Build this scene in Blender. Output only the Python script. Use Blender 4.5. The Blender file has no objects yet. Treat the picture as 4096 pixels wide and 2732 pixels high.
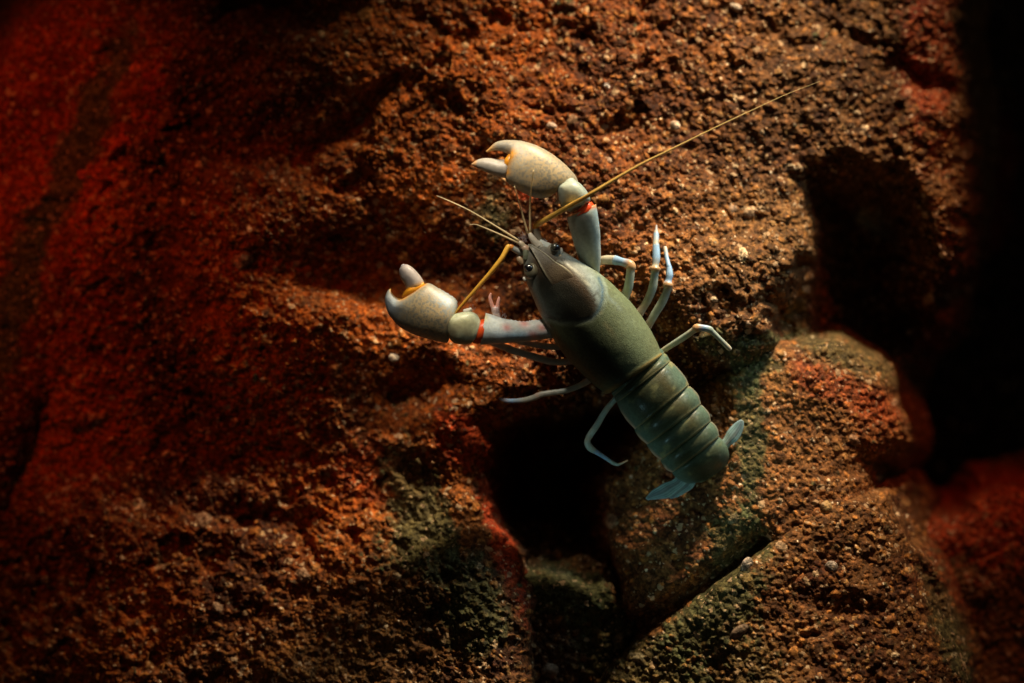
import bpy, math, random
import numpy as np
from mathutils import Vector, noise as mnoise

# ------------------------------------------------------------------ units
S = 1e-4            # one photograph pixel at the focal plane = 0.1 mm
D = 7500.0          # camera distance in those units
CX, CY = 2048.0, 1366.0
scene = bpy.context.scene
C = scene.collection

def W(px, py, h):
    """real position of a point that stands h units in front of the rock plane"""
    f = (D - h) / D
    return Vector(((px - CX) * S * f, -h * S, (CY - py) * S * f))

# ------------------------------------------------------------------ camera
cam_d = bpy.data.cameras.new('camera')
cam = bpy.data.objects.new('camera', cam_d); C.objects.link(cam)
cam.location = (0, -D * S, 0); cam.rotation_euler = (math.radians(90), 0, 0)
cam_d.sensor_width = 36.0
cam_d.lens = 36.0 * D / 4096.0
cam_d.clip_start = 0.01; cam_d.clip_end = 50
cam_d.dof.use_dof = True
cam_d.dof.focus_distance = (D - 170) * S
cam_d.dof.aperture_fstop = 3.4
scene.camera = cam

# ------------------------------------------------------------------ world and light
world = bpy.data.worlds.new('World'); scene.world = world
world.use_nodes = True
wbg = world.node_tree.nodes['Background']
wbg.inputs[0].default_value = (0.55, 0.50, 0.42, 1); wbg.inputs[1].default_value = 0.028

def spot(name, frm, to, power, color, size_deg, blend, radius):
    d = bpy.data.lights.new(name, 'SPOT'); o = bpy.data.objects.new(name, d); C.objects.link(o)
    a = W(*frm); b = W(*to)
    o.location = a
    o.rotation_euler = (b - a).to_track_quat('-Z', 'Y').to_euler()
    d.energy = power; d.color = color; d.spot_size = math.radians(size_deg)
    d.spot_blend = blend; d.shadow_soft_size = radius
    return o
# tank lamp far above, to the right and only a little in front of the rock
spot('warm_spot', (4900, -6300, 1150), (2520, 1300, 0), 45.0, (1.0, 0.83, 0.58), 28, 1.0, 0.05)
# narrow spot added to brighten the claws and face, no known source
spot('warm_spot', (1500, -3300, 2200), (1900, 890, 150), 6.6, (1.0, 0.88, 0.72), 14.5, 1.0, 0.02)
# cool lamp on the right, blue-white on legs and shell
spot('cool_lamp', (5600, -1900, 1100), (2650, 1300, 60), 2.2, (0.60, 0.86, 1.0), 26, 1.0, 0.04)
# weak cool light from below left, on the tail
spot('cool_lamp', (900, 4600, 2600), (2700, 1920, 50), 4.5, (0.45, 0.90, 0.95), 7.5, 1.0, 0.04)
# red lamps at both sides of the tank
spot('red_lamp', (-2600, -2900, 2200), (150, 800, -300), 1.6, (1.0, 0.13, 0.02), 38, 1.0, 0.03)
spot('red_lamp', (5600, -2600, 1500), (3950, 1600, -600), 1.0, (1.0, 0.15, 0.03), 36, 1.0, 0.03)

scene.view_settings.view_transform = 'Standard'
scene.view_settings.look = 'None'
scene.view_settings.exposure = 0.0
scene.view_settings.gamma = 1.0
scene.view_settings.use_curve_mapping = False
scene.render.engine = 'CYCLES'
scene.cycles.use_denoising = True
scene.cycles.max_bounces = 5

# ------------------------------------------------------------------ numpy noise
_rs = np.random.RandomState(7)
_PERM = _rs.permutation(4096).astype(np.int64)
_RND = _rs.rand(4096)
def hsh(ix, iy, seed=0):
    return _PERM[(_PERM[(ix + seed * 131) & 4095] + iy * 17 + seed * 7) & 4095]
def vnoise(x, y, seed=0):
    ix = np.floor(x).astype(np.int64); iy = np.floor(y).astype(np.int64)
    fx = x - ix; fy = y - iy
    fx = fx * fx * (3 - 2 * fx); fy = fy * fy * (3 - 2 * fy)
    a = _RND[hsh(ix, iy, seed)]; b = _RND[hsh(ix + 1, iy, seed)]
    c = _RND[hsh(ix, iy + 1, seed)]; d = _RND[hsh(ix + 1, iy + 1, seed)]
    return (a * (1 - fx) + b * fx) * (1 - fy) + (c * (1 - fx) + d * fx) * fy
def fbm(x, y, scale, octaves, seed=0, gain=0.5):
    v = np.zeros_like(x); amp = 1.0; tot = 0.0
    px, py = x / scale, y / scale
    for o in range(octaves):
        ca, sa = math.cos(o * 1.1 + .4), math.sin(o * 1.1 + .4)
        qx, qy = px * ca - py * sa, px * sa + py * ca
        v += amp * (vnoise(qx + 37.1 * o, qy + 11.7 * o, seed + o) - .5); tot += amp
        px, py = px * 2.03, py * 2.03; amp *= gain
    return v / tot * 2
def grains(x, y, c, seed, density, rmin, rmax, stretch=1.0):
    """embedded grains: returns bump height (units) and a random id per point"""
    gx, gy = x / c, y / c
    ix = np.floor(gx).astype(np.int64); iy = np.floor(gy).astype(np.int64)
    best = np.zeros_like(x); bid = np.zeros_like(x)
    for dx in (-1, 0, 1):
        for dy in (-1, 0, 1):
            cx, cy = ix + dx, iy + dy
            h1 = _RND[hsh(cx, cy, seed)]; h2 = _RND[hsh(cx, cy, seed + 1)]
            h3 = _RND[hsh(cx, cy, seed + 2)]; h4 = _RND[hsh(cx, cy, seed + 3)]; h5 = _RND[hsh(cx, cy, seed + 4)]
            ang = h5 * 3.14159
            ddx = gx - (cx + h1); ddy = gy - (cy + h2)
            u = ddx * np.cos(ang) + ddy * np.sin(ang); v = -ddx * np.sin(ang) + ddy * np.cos(ang)
            r = (rmin + (rmax - rmin) * h4 * h4)
            k = 1 - (u / r) ** 2 - (v / (r * (0.6 + 0.4 * h3))) ** 2
            k = np.where((h3 * 7.77) % 1.0 < density, k, -1)
            b = np.sqrt(np.maximum(k, 0)) * r * c
            m = b > best
            best = np.where(m, b, best); bid = np.where(m, (h4 * 13.37 + h1) % 1.0 + 1e-3, bid)
    return best, bid
def sdist(x, y, poly):
    """signed distance to polygon, positive inside"""
    d = np.full(x.shape, 1e9); inside = np.zeros(x.shape, bool)
    n = len(poly)
    for i in range(n):
        ax, ay = poly[i]; bx, by = poly[(i + 1) % n]
        ex, ey = bx - ax, by - ay
        t = np.clip(((x - ax) * ex + (y - ay) * ey) / (ex * ex + ey * ey), 0, 1)
        d = np.minimum(d, (x - ax - t * ex) ** 2 + (y - ay - t * ey) ** 2)
        if ay != by:
            inside ^= ((ay > y) != (by > y)) & (x < (bx - ax) * (y - ay) / (by - ay) + ax)
    d = np.sqrt(d)
    return np.where(inside, d, -d)
def gauss(x, y, cx, cy, sx, sy, rot=0.0):
    r = math.radians(rot); u = (x - cx) * math.cos(r) + (y - cy) * math.sin(r)
    v = -(x - cx) * math.sin(r) + (y - cy) * math.cos(r)
    return np.exp(-(u / sx) ** 2 - (v / sy) ** 2)
def lineD_(X, Y, ax, ay, bx, by):
    ex, ey = bx - ax, by - ay
    t = np.clip(((X - ax) * ex + (Y - ay) * ey) / (ex * ex + ey * ey), 0, 1)
    return np.hypot(X - ax - t * ex, Y - ay - t * ey)
def smooth(a, b, v):
    t = np.clip((v - a) / (b - a), 0, 1); return t * t * (3 - 2 * t)

# ------------------------------------------------------------------ materials
def mat_attr(name, rough=0.5, noise_amt=0.15, noise_scale=900, bump=0.0, bump_scale=2500,
             sss=0.0, coat=0.0, spec=0.5, mottle=None):
    m = bpy.data.materials.new(name); m.use_nodes = True
    nt = m.node_tree; N = nt.nodes; L = nt.links
    p = N['Principled BSDF']
    at = N.new('ShaderNodeAttribute'); at.attribute_name = 'Col'
    tc = N.new('ShaderNodeTexCoord')
    nz = N.new('ShaderNodeTexNoise'); nz.inputs['Scale'].default_value = noise_scale; nz.inputs['Detail'].default_value = 4
    L.new(tc.outputs['Object'], nz.inputs['Vector'])
    mr = N.new('ShaderNodeMapRange'); mr.inputs[1].default_value = .3; mr.inputs[2].default_value = .7
    mr.inputs[3].default_value = 1 - noise_amt; mr.inputs[4].default_value = 1 + noise_amt
    L.new(nz.outputs['Fac'], mr.inputs[0])
    mx = N.new('ShaderNodeVectorMath'); mx.operation = 'SCALE'
    L.new(at.outputs['Color'], mx.inputs[0]); L.new(mr.outputs[0], mx.inputs['Scale'])
    out = mx.outputs[0]
    if mottle:
        col, sc, amt = mottle
        vo = N.new('ShaderNodeTexVoronoi'); vo.inputs['Scale'].default_value = sc; vo.feature = 'SMOOTH_F1'
        L.new(tc.outputs['Object'], vo.inputs['Vector'])
        v2 = N.new('ShaderNodeMapRange'); v2.inputs[1].default_value = .32; v2.inputs[2].default_value = .5
        v2.inputs[3].default_value = 0; v2.inputs[4].default_value = amt
        L.new(vo.outputs['Distance'], v2.inputs[0])
        ml = N.new('ShaderNodeMath'); ml.operation = 'MULTIPLY'
        L.new(v2.outputs[0], ml.inputs[0]); L.new(at.outputs['Alpha'], ml.inputs[1])
        mm = N.new('ShaderNodeMixRGB'); mm.inputs[2].default_value = (*col, 1)
        L.new(ml.outputs[0], mm.inputs[0]); L.new(out, mm.inputs[1]); out = mm.outputs[0]
    L.new(out, p.inputs['Base Color'])
    p.inputs['Roughness'].default_value = rough
    p.inputs['Specular IOR Level'].default_value = spec
    if sss:
        p.inputs['Subsurface Weight'].default_value = sss
        p.inputs['Subsurface Radius'].default_value = (1.0, .8, .6)
        p.inputs['Subsurface Scale'].default_value = 0.0012
    if coat:
        p.inputs['Coat Weight'].default_value = coat; p.inputs['Coat Roughness'].default_value = .25
    if bump:
        b2 = N.new('ShaderNodeTexNoise'); b2.inputs['Scale'].default_value = bump_scale; b2.inputs['Detail'].default_value = 5
        L.new(tc.outputs['Object'], b2.inputs['Vector'])
        bm = N.new('ShaderNodeBump'); bm.inputs['Strength'].default_value = 1.0; bm.inputs['Distance'].default_value = bump
        L.new(b2.outputs['Fac'], bm.inputs['Height']); L.new(bm.outputs[0], p.inputs['Normal'])
    return m
def mat_rock():
    m = bpy.data.materials.new('rock'); m.use_nodes = True
    nt = m.node_tree; N = nt.nodes; L = nt.links; p = N['Principled BSDF']
    at = N.new('ShaderNodeAttribute'); at.attribute_name = 'Col'
    tc = N.new('ShaderNodeTexCoord')
    wn = N.new('ShaderNodeTexNoise'); wn.inputs['Scale'].default_value = 350; wn.inputs['Detail'].default_value = 3
    L.new(tc.outputs['Object'], wn.inputs['Vector'])
    wa = N.new('ShaderNodeVectorMath'); wa.operation = 'MULTIPLY_ADD'; wa.inputs[1].default_value = (.0016,) * 3
    L.new(wn.outputs['Color'], wa.inputs[0]); L.new(tc.outputs['Object'], wa.inputs[2])
    hs = []; fac = None; pales = []
    for sc, wgt in ((1050, .00020), (470, .00034)):
        vo = N.new('ShaderNodeTexVoronoi'); vo.inputs['Scale'].default_value = sc; vo.feature = 'F1'
        L.new(wa.outputs[0], vo.inputs['Vector'])
        ml = N.new('ShaderNodeMath'); ml.operation = 'MULTIPLY'; ml.inputs[1].default_value = -wgt; pale_t = .972 if sc > 900 else .982
        L.new(vo.outputs['Distance'], ml.inputs[0]); hs.append(ml.outputs[0])
        sp = N.new('ShaderNodeSeparateColor'); L.new(vo.outputs['Color'], sp.inputs[0])
        mr = N.new('ShaderNodeMapRange'); mr.interpolation_type = 'SMOOTHERSTEP'
        mr.inputs[3].default_value = .6; mr.inputs[4].default_value = 1.38
        L.new(sp.outputs[0], mr.inputs[0])
        pm = N.new('ShaderNodeMath'); pm.operation = 'GREATER_THAN'; pm.inputs[1].default_value = pale_t
        L.new(sp.outputs[1], pm.inputs[0]); pales.append(pm.outputs[0])
        if fac is None: fac = mr.outputs[0]
        else:
            m2 = N.new('ShaderNodeMath'); m2.operation = 'MULTIPLY'
            L.new(fac, m2.inputs[0]); L.new(mr.outputs[0], m2.inputs[1]); fac = m2.outputs[0]
    nz = N.new('ShaderNodeTexNoise'); nz.inputs['Scale'].default_value = 1500; nz.inputs['Detail'].default_value = 3
    L.new(tc.outputs['Object'], nz.inputs['Vector'])
    m3 = N.new('ShaderNodeMath'); m3.operation = 'MULTIPLY'; m3.inputs[1].default_value = .00035
    L.new(nz.outputs['Fac'], m3.inputs[0]); hs.append(m3.outputs[0])
    h = hs[0]
    for k in hs[1:]:
        a = N.new('ShaderNodeMath'); a.operation = 'ADD'; L.new(h, a.inputs[0]); L.new(k, a.inputs[1]); h = a.outputs[0]
    bm = N.new('ShaderNodeBump'); bm.inputs['Strength'].default_value = 1.0; bm.inputs['Distance'].default_value = 1.0
    L.new(h, bm.inputs['Height']); L.new(bm.outputs[0], p.inputs['Normal'])
    mx = N.new('ShaderNodeVectorMath'); mx.operation = 'SCALE'
    L.new(at.outputs['Color'], mx.inputs[0]); L.new(fac, mx.inputs['Scale'])
    pa = N.new('ShaderNodeMath'); pa.operation = 'MAXIMUM'; L.new(pales[0], pa.inputs[0]); L.new(pales[1], pa.inputs[1])
    pb = N.new('ShaderNodeMath'); pb.operation = 'MULTIPLY'; pb.inputs[1].default_value = .75; L.new(pa.outputs[0], pb.inputs[0])
    pc = N.new('ShaderNodeMixRGB'); pc.inputs[2].default_value = (.60, .38, .20, 1)
    L.new(pb.outputs[0], pc.inputs[0]); L.new(mx.outputs[0], pc.inputs[1])
    L.new(pc.outputs[0], p.inputs['Base Color'])
    p.inputs['Roughness'].default_value = .75; p.inputs['Specular IOR Level'].default_value = .18
    return m
M_ROCK = mat_rock()
M_SHELL = mat_attr('shell', rough=.38, noise_amt=.20, noise_scale=900, bump=0.0002, bump_scale=2600, sss=.10, spec=.10, coat=.12)
M_CLAW = mat_attr('claw_shell', rough=.42, noise_amt=.14, noise_scale=700, bump=0.00008, bump_scale=2200, sss=.25, spec=.45,
                  mottle=((.54, .40, .21), 1000, .8))
M_LEG = mat_attr('leg_shell', rough=.34, noise_amt=.16, noise_scale=400, sss=.3, spec=.5)
M_SOFT = mat_attr('joint_skin', rough=.35, noise_amt=.12, noise_scale=500, sss=.2, spec=.5)
M_ANT = mat_attr('antenna_skin', rough=.4, noise_amt=.12, noise_scale=1500, sss=.15, spec=.4)
M_EYE = mat_attr('eye_gloss', rough=.08, noise_amt=.05, spec=.9, coat=1.0)

# ------------------------------------------------------------------ mesh helpers
def make_mesh(name, verts, faces, cols, mat, parent=None, smooth_=True):
    me = bpy.data.meshes.new(name)
    verts = np.asarray(verts, float)
    if parent is not None:
        o0 = parent['_o'] if '_o' in parent else (0, 0, 0)
        verts = verts - np.array(o0)
    me.vertices.add(len(verts)); me.vertices.foreach_set('co', verts.ravel())
    if isinstance(faces, np.ndarray):
        n = len(faces); me.loops.add(n * 4); me.loops.foreach_set('vertex_index', faces.ravel().astype(np.int32))
        me.polygons.add(n); me.polygons.foreach_set('loop_start', np.arange(0, n * 4, 4, dtype=np.int32))
    else:
        tot = sum(len(f) for f in faces); me.loops.add(tot)
        me.loops.foreach_set('vertex_index', np.array([i for f in faces for i in f], np.int32))
        me.polygons.add(len(faces)); st = np.cumsum([0] + [len(f) for f in faces[:-1]])
        me.polygons.foreach_set('loop_start', np.array(st, np.int32))
    me.update(calc_edges=True); me.validate()
    a = me.color_attributes.new('Col', 'FLOAT_COLOR', 'POINT')
    cols = np.asarray(cols, float)
    if cols.shape[1] == 3: cols = np.hstack([cols, np.ones((len(cols), 1))])
    a.data.foreach_set('color', cols.ravel())
    me.polygons.foreach_set('use_smooth', np.full(len(me.polygons), smooth_))
    me.materials.append(mat)
    o = bpy.data.objects.new(name, me); C.objects.link(o)
    if parent is not None:
        root = parent
        o.parent = parent
        if '_o' in parent: o['_o'] = parent['_o']
    return o

def tag(o, label, cat=None, group=None, kind=None):
    if label: o['label'] = label
    if cat: o['category'] = cat
    if group: o['group'] = group
    if kind: o['kind'] = kind
    return o

def cr(P, sub):
    """Catmull-Rom through rows of P"""
    P = np.asarray(P, float); n = len(P)
    Q = np.vstack([2 * P[0] - P[1], P, 2 * P[-1] - P[-2]])
    out = []; ss = []
    for i in range(n - 1):
        p0, p1, p2, p3 = Q[i], Q[i + 1], Q[i + 2], Q[i + 3]
        for k in range(sub):
            t = k / sub
            out.append(.5 * ((2 * p1) + (-p0 + p2) * t + (2 * p0 - 5 * p1 + 4 * p2 - p3) * t * t + (-p0 + 3 * p1 - 3 * p2 + p3) * t ** 3))
            ss.append(i + t)
    out.append(P[-1]); ss.append(n - 1)
    return np.array(out), np.array(ss)

def loft_arr(st, sub=5, ring=40, p=2.0, cap=(0, 0), disp=None, col=None, wob=0.0):
    """st rows: Lx,Ly,Rx,Ry,h,Tup,Tdn  ->  verts, faces, cols"""
    A, ss = cr(st, sub)
    rows = []; s2 = []
    def capring(r, dirv, amt, s):
        res = []
        for a in (85, 70, 50, 25):
            a = math.radians(a); k = math.cos(a); q = r.copy()
            mx, my = (r[0] + r[2]) / 2, (r[1] + r[3]) / 2
            for i in (0, 2):
                q[i] = mx + (r[i] - mx) * k + dirv[0] * amt * math.sin(a)
                q[i + 1] = my + (r[i + 1] - my) * k + dirv[1] * amt * math.sin(a)
            q[5] *= k; q[6] *= k; res.append(q)
        return res
    def mid(r): return np.array([(r[0] + r[2]) / 2, (r[1] + r[3]) / 2])
    if cap[0]:
        d = mid(A[0]) - mid(A[1]); d = d / (np.linalg.norm(d) + 1e-9)
        for q in capring(A[0], d, cap[0], 0): rows.append(q); s2.append(0)
    rows += list(A); s2 += list(ss)
    if cap[1]:
        d = mid(A[-1]) - mid(A[-2]); d = d / (np.linalg.norm(d) + 1e-9)
        for q in capring(A[-1], d, cap[1], 0)[::-1]: rows.append(q); s2.append(ss[-1])
    A = np.array(rows); s2 = np.array(s2)
    t = np.linspace(0, 2 * math.pi, ring, endpoint=False)
    T, R = np.meshgrid(t, s2)
    ct = np.sign(np.cos(T)) * np.abs(np.cos(T)) ** (2 / p); sn = np.sign(np.sin(T)) * np.abs(np.sin(T)) ** (2 / p)
    mx = ((A[:, 0] + A[:, 2]) / 2)[:, None]; my = ((A[:, 1] + A[:, 3]) / 2)[:, None]
    hx = ((A[:, 2] - A[:, 0]) / 2)[:, None]; hy = ((A[:, 3] - A[:, 1]) / 2)[:, None]
    thick = np.where(sn > 0, A[:, 5][:, None], A[:, 6][:, None])
    X = mx + ct * hx; Y = my + ct * hy; H = A[:, 4][:, None] + sn * thick
    if disp is not None:
        dl = disp(R, T, X, Y)
        H = H + sn * dl; nr = np.sqrt(hx ** 2 + hy ** 2) + 1e-6
        X = X + ct * hx / nr * dl * .6; Y = Y + ct * hy / nr * dl * .6
    f = (D - H) / D
    V = np.stack([(X - CX) * S * f, -H * S, (CY - Y) * S * f], -1).reshape(-1, 3)
    n, m = len(A), ring
    F = []
    for i in range(n - 1):
        for j in range(m):
            k = (j + 1) % m
            F.append((i * m + j, i * m + k, (i + 1) * m + k, (i + 1) * m + j))
    F.append(tuple(range(m))[::-1]); F.append(tuple((n - 1) * m + j for j in range(m)))
    cc = col(R, T, X, Y).reshape(-1, 4) if col else np.ones((n * m, 4)) * .5
    return V, F, cc

def join(parts):
    V = []; F = []; K = []; o = 0
    for v, f, c in parts:
        V.append(v); K.append(c); F += [tuple(i + o for i in q) for q in f]; o += len(v)
    return np.vstack(V), F, np.vstack(K)

def tube_arr(pts, col, seg=14, sub=6, flat=1.0):
    """pts rows: x,y,h,r in photo units"""
    A, ss = cr(pts, sub)
    P = np.array([W(a[0], a[1], a[2]) for a in A]); Rr = np.maximum(A[:, 3], .3) * S
    n = len(P); V = []; K = []
    up = np.array([0, -1.0, 0])
    for i in range(n):
        tng = P[min(i + 1, n - 1)] - P[max(i - 1, 0)]; tng /= np.linalg.norm(tng) + 1e-12
        s = np.cross(tng, up); s /= np.linalg.norm(s) + 1e-12; u = np.cross(s, tng)
        c = col(ss[i])
        for j in range(seg):
            a = 2 * math.pi * j / seg
            V.append(P[i] + (s * math.cos(a) + u * math.sin(a) * flat) * Rr[i]); K.append((*c[:3], c[3] if len(c) > 3 else 0))
    F = [(i * seg + j, i * seg + (j + 1) % seg, (i + 1) * seg + (j + 1) % seg, (i + 1) * seg + j) for i in range(n - 1) for j in range(seg)]
    F.append(tuple(range(seg))[::-1]); F.append(tuple((n - 1) * seg + j for j in range(seg)))
    return np.array(V), F, np.array(K)

def ball_arr(cx, cy, h, rx, ry, rh, col, rot=0.0, n=20, capcol=None):
    V = []; K = []; F = []
    r = math.radians(rot)
    for i in range(n + 1):
        ph = math.pi * i / n
        for j in range(2 * n):
            a = math.pi * j / n
            u, v, w = math.sin(ph) * math.cos(a), math.sin(ph) * math.sin(a), math.cos(ph)
            x = cx + u * rx * math.cos(r) - v * ry * math.sin(r); y = cy + u * rx * math.sin(r) + v * ry * math.cos(r)
            V.append(W(x, y, h + w * rh)); c = capcol(u, v, w) if capcol else col
            K.append((*c[:3], 0))
    m = 2 * n
    for i in range(n):
        for j in range(m):
            F.append((i * m + j, (i + 1) * m + j, (i + 1) * m + (j + 1) % m, i * m + (j + 1) % m))
    return np.array([tuple(v) for v in V]), F, np.array(K)

# ------------------------------------------------------------------ rock
def axis(lo, hi, step, flo=-80, fhi=4180, coarse=14):
    a = []; v = lo
    while v < hi:
        a.append(v); v += step if flo <= v <= fhi else max(coarse, step)
    return np.array(a)

def rock(name, poly, base, bbox, step, seed, round_r=260, warp=60, tone=(1, 1, 1), algae=(), red=(), grain=1.0,
         floor=-2600, drop=3.2, rough_amp=1.0, pale=1.0):
    xs = axis(bbox[0], bbox[2], step); ys = axis(bbox[1], bbox[3], step, -80, 2810)
    X, Y = np.meshgrid(xs, ys)
    wx = X + warp * fbm(X, Y, 260, 5, seed + 50, .6); wy = Y + warp * fbm(X, Y, 260, 5, seed + 60, .6)
    sd = sdist(wx, wy, poly)
    H = base(wx, wy)
    q = np.clip(round_r - sd, 0, None)
    H = H - np.where(q < round_r, round_r - np.sqrt(np.maximum(round_r ** 2 - q ** 2, 0)), round_r + (q - round_r) * drop)
    keep = H > floor
    # relief from hand-size swells down to sand
    r1 = fbm(X, Y, 620, 3, seed, .5) * 95
    r2 = fbm(X + .25 * r1, Y * 1.2, 200, 4, seed + 5, .55)
    ridge = 1 - np.abs(fbm(X, Y * 1.25, 130, 4, seed + 9, .6)) * 2
    r3 = fbm(X, Y, 60, 5, seed + 13, .68)
    H = H + rough_amp * (r1 * .65 + r2 * 36 + ridge * 4 + r3 * 20 + fbm(X, Y, 26, 3, seed + 15, .7) * 8)
    pit = smooth(.22, .5, fbm(X, Y, 95, 3, seed + 17)) * smooth(-.1, .3, fbm(X, Y, 400, 2, seed + 18))
    H -= pit * 38 * rough_amp
    g1, i1 = grains(X, Y, 26, seed + 20, .8, .30, .62)
    g2, i2 = grains(X, Y, 58, seed + 25, .42, .14, .42)
    g3, i3 = grains(X, Y, 175, seed + 31, .34, .07, .21)
    g0, i0 = grains(X, Y, 14, seed + 37, .6, .3, .55)
    G = np.maximum(np.maximum(g1 * 1.1, g0), np.maximum(g2 * .95, g3 * .8))
    H = H + G * grain * .62
    ids = np.where(g3 * .8 >= np.maximum(g2 * .95, g1 * 1.1), i3, np.where(g2 * .95 >= g1 * 1.1, i2, i1)) * (G > 1.5)
    big = (g3 * .8 >= np.maximum(g2 * .95, g1 * 1.1)) & (G > 1.5)
    # colours of the stone itself
    n1 = fbm(X, Y, 420, 4, seed + 40); n2 = fbm(X, Y, 45, 4, seed + 44, .65)
    t = np.clip(.5 + .95 * n1 + .5 * n2, 0, 1)[..., None]
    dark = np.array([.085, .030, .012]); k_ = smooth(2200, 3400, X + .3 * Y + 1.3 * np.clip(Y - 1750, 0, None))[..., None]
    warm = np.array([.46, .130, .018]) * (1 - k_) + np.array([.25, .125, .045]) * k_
    col = dark * (1 - t) + warm * t
    def paint(mask, c, amt=1.0):
        nonlocal col
        k = (np.clip(mask, 0, 1) * amt)[..., None]; col = col * (1 - k) + np.array(c) * k
    paint((ids > .02) & (ids < .30), (.34, .15, .055), .6)
    paint((ids >= .30) & (ids < .42), (.50, .22, .06), .7)
    paint((ids >= .42) & (ids < .50), (.52, .30, .12), .5 * pale)
    paint((ids >= .50) & (ids < .525), (.85, .66, .46), .8 * pale)
    paint((ids >= .525) & (ids < .60), (.10, .045, .025), .6)
    paint(big & (ids > .6) & (ids < .8), (.58, .40, .27), .8 * pale)
    paint(big & (ids >= .8), (.46, .33, .26), .75)
    paint((i0 > .92) & (g0 > 3) & (~big), (.95, .82, .66), .9 * pale)
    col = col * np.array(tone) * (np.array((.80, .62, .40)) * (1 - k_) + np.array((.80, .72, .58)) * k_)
    mod = .55 * fbm(X, Y, 90, 5, seed + 70, .7) + .12 * np.sign(i1 - .5) * (g1 > 1)
    for (cx, cy, sx, sy, rot, amt) in red:  # red stone, with the red-lit rims partly put into the colour
        paint(smooth(.22, .62, gauss(X, Y, cx, cy, sx, sy, rot) + mod), (.46, .045, .010), amt * .8)
    for (cx, cy, sx, sy, rot, amt) in algae:
        paint(smooth(.22, .62, gauss(X, Y, cx, cy, sx, sy, rot) + mod), (.075, .085, .032), amt * .85)
    f = (D - H) / D
    # small sideways push so steep faces are rough too
    PX = X + 10 * rough_amp * fbm(X, Y, 40, 3, seed + 80); PY = Y + 10 * rough_amp * fbm(X, Y, 40, 3, seed + 90)
    V = np.stack([(PX - CX) * S * f, -H * S, (CY - PY) * S * f], -1).reshape(-1, 3)
    ny, nx = X.shape
    idx = np.arange(ny * nx).reshape(ny, nx)
    kq = keep[:-1, :-1] & keep[1:, :-1] & keep[:-1, 1:] & keep[1:, 1:]
    F = np.stack([idx[:-1, :-1][kq], idx[1:, :-1][kq], idx[1:, 1:][kq], idx[:-1, 1:][kq]], -1)
    used = np.zeros(ny * nx, bool); used[F.ravel()] = True
    remap = np.cumsum(used) - 1
    return make_mesh(name, V[used], remap[F], col.reshape(-1, 3)[used], M_ROCK)

# --- main boulder
def base_main(X, Y):
    H = -60 - 0.00010 * np.clip(2150 - X, 0, None) ** 2 - 0.00016 * np.clip(X - 2700, 0, None) ** 2
    H -= 0.22 * np.clip(1100 - Y, 0, None)              # top leans back under the lamp
    H += 0.03 * (Y - 1100)
    H -= 900 * smooth(0, 1, np.clip(sdist(X + 80 * fbm(X, Y, 260, 4, 77), Y + 80 * fbm(X, Y, 260, 4, 78), PIT_R) / 380, 0, 1))
    H -= 260 * gauss(X, Y, 980, 20, 330, 95, 4)          # shadowed slot at the top
    H -= 120 * gauss(X, Y, 1000, 600, 480, 230, 32)
    H -= 90 * gauss(X, Y, 700, 1050, 260, 120, 60)
    H += 0.26 * np.clip(Y - 1850, 0, None)
    H -= 0.20 * np.clip(Y - 750, 0, 950) * smooth(2150, 1450, X)
    H -= 130 * gauss(X, Y, 1420, 500, 260, 60, -40)
    H -= 230 * gauss(X, Y, 1850, 1120, 440, 200, 8)
    H -= 150 * gauss(X, Y, 1400, 1120, 300, 100, 10)
    H += 20 * gauss(X, Y, 1250, 880, 260, 170, 10)
    H += 40 * gauss(X, Y, 1050, 1560, 360, 220, 10)
    H -= 60 * gauss(X, Y, 1050, 2080, 280, 60, 12)
    H += 60 * gauss(X, Y, 1500, 2250, 380, 260, 30)
    H += 50 * gauss(X, Y, 500, 2150, 380, 200, 20)
    H -= 130 * gauss(X, Y, 1700, 1560, 170, 100, 0)
    H += 90 * gauss(X, Y, 2850, 1250, 260, 240, 0)       # nose above the cave
    H -= 110 * gauss(X, Y, 3750, 340, 260, 50, 20)
    return H
PIT_R = [(3200, 590), (3330, 560), (3520, 590), (3680, 680), (3770, 800), (3830, 1000), (3850, 1600), (3300, 1650),
         (3090, 1480), (3060, 1300), (3060, 1050), (3070, 830), (3110, 680)]
MAIN = [(520, -500), (470, 120), (380, 420), (250, 800), (90, 1200), (-60, 1700), (-400, 2300), (-600, 3200), (2060, 3200),
        (2090, 2732), (2120, 2480), (2080, 2250), (1990, 2050), (1940, 1880), (1990, 1740), (2150, 1680), (2330, 1640),
        (2560, 1590), (2760, 1570), (2930, 1540), (3060, 1450), (3160, 1400), (3560, 1480), (3700, 1300), (3830, 900),
        (3850, 420), (3800, 200), (3790, -500)]
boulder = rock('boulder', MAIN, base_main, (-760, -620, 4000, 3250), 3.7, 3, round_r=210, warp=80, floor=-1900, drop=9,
    algae=[(1680, 2080, 130, 330, -12, .95), (1900, 2440, 150, 200, -20, .8), (1980, 860, 90, 100, 0, .7), (330, 560, 60, 420, 22, .9),
           (100, 1100, 90, 330, 10, .8), (3200, 1440, 400, 90, 8, .9), (2300, 1680, 300, 60, 0, .5), (3180, 1330, 60, 160, 0, .6)],
    red=[(420, 520, 140, 500, 22, .6), (300, 1500, 300, 500, 0, .35), (1850, 1760, 130, 110, 20, .9), (2010, 2150, 60, 330, -15, .9),
         (3720, 200, 120, 400, 0, .5), (600, 0, 120, 400, 0, .6),
         (1500, 1900, 200, 120, 0, .4), (2130, 760, 50, 50, 0, .8)])
tag(boulder, 'huge orange-brown gritty boulder filling most of the picture, with the crayfish clinging to it', 'boulder')

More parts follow.
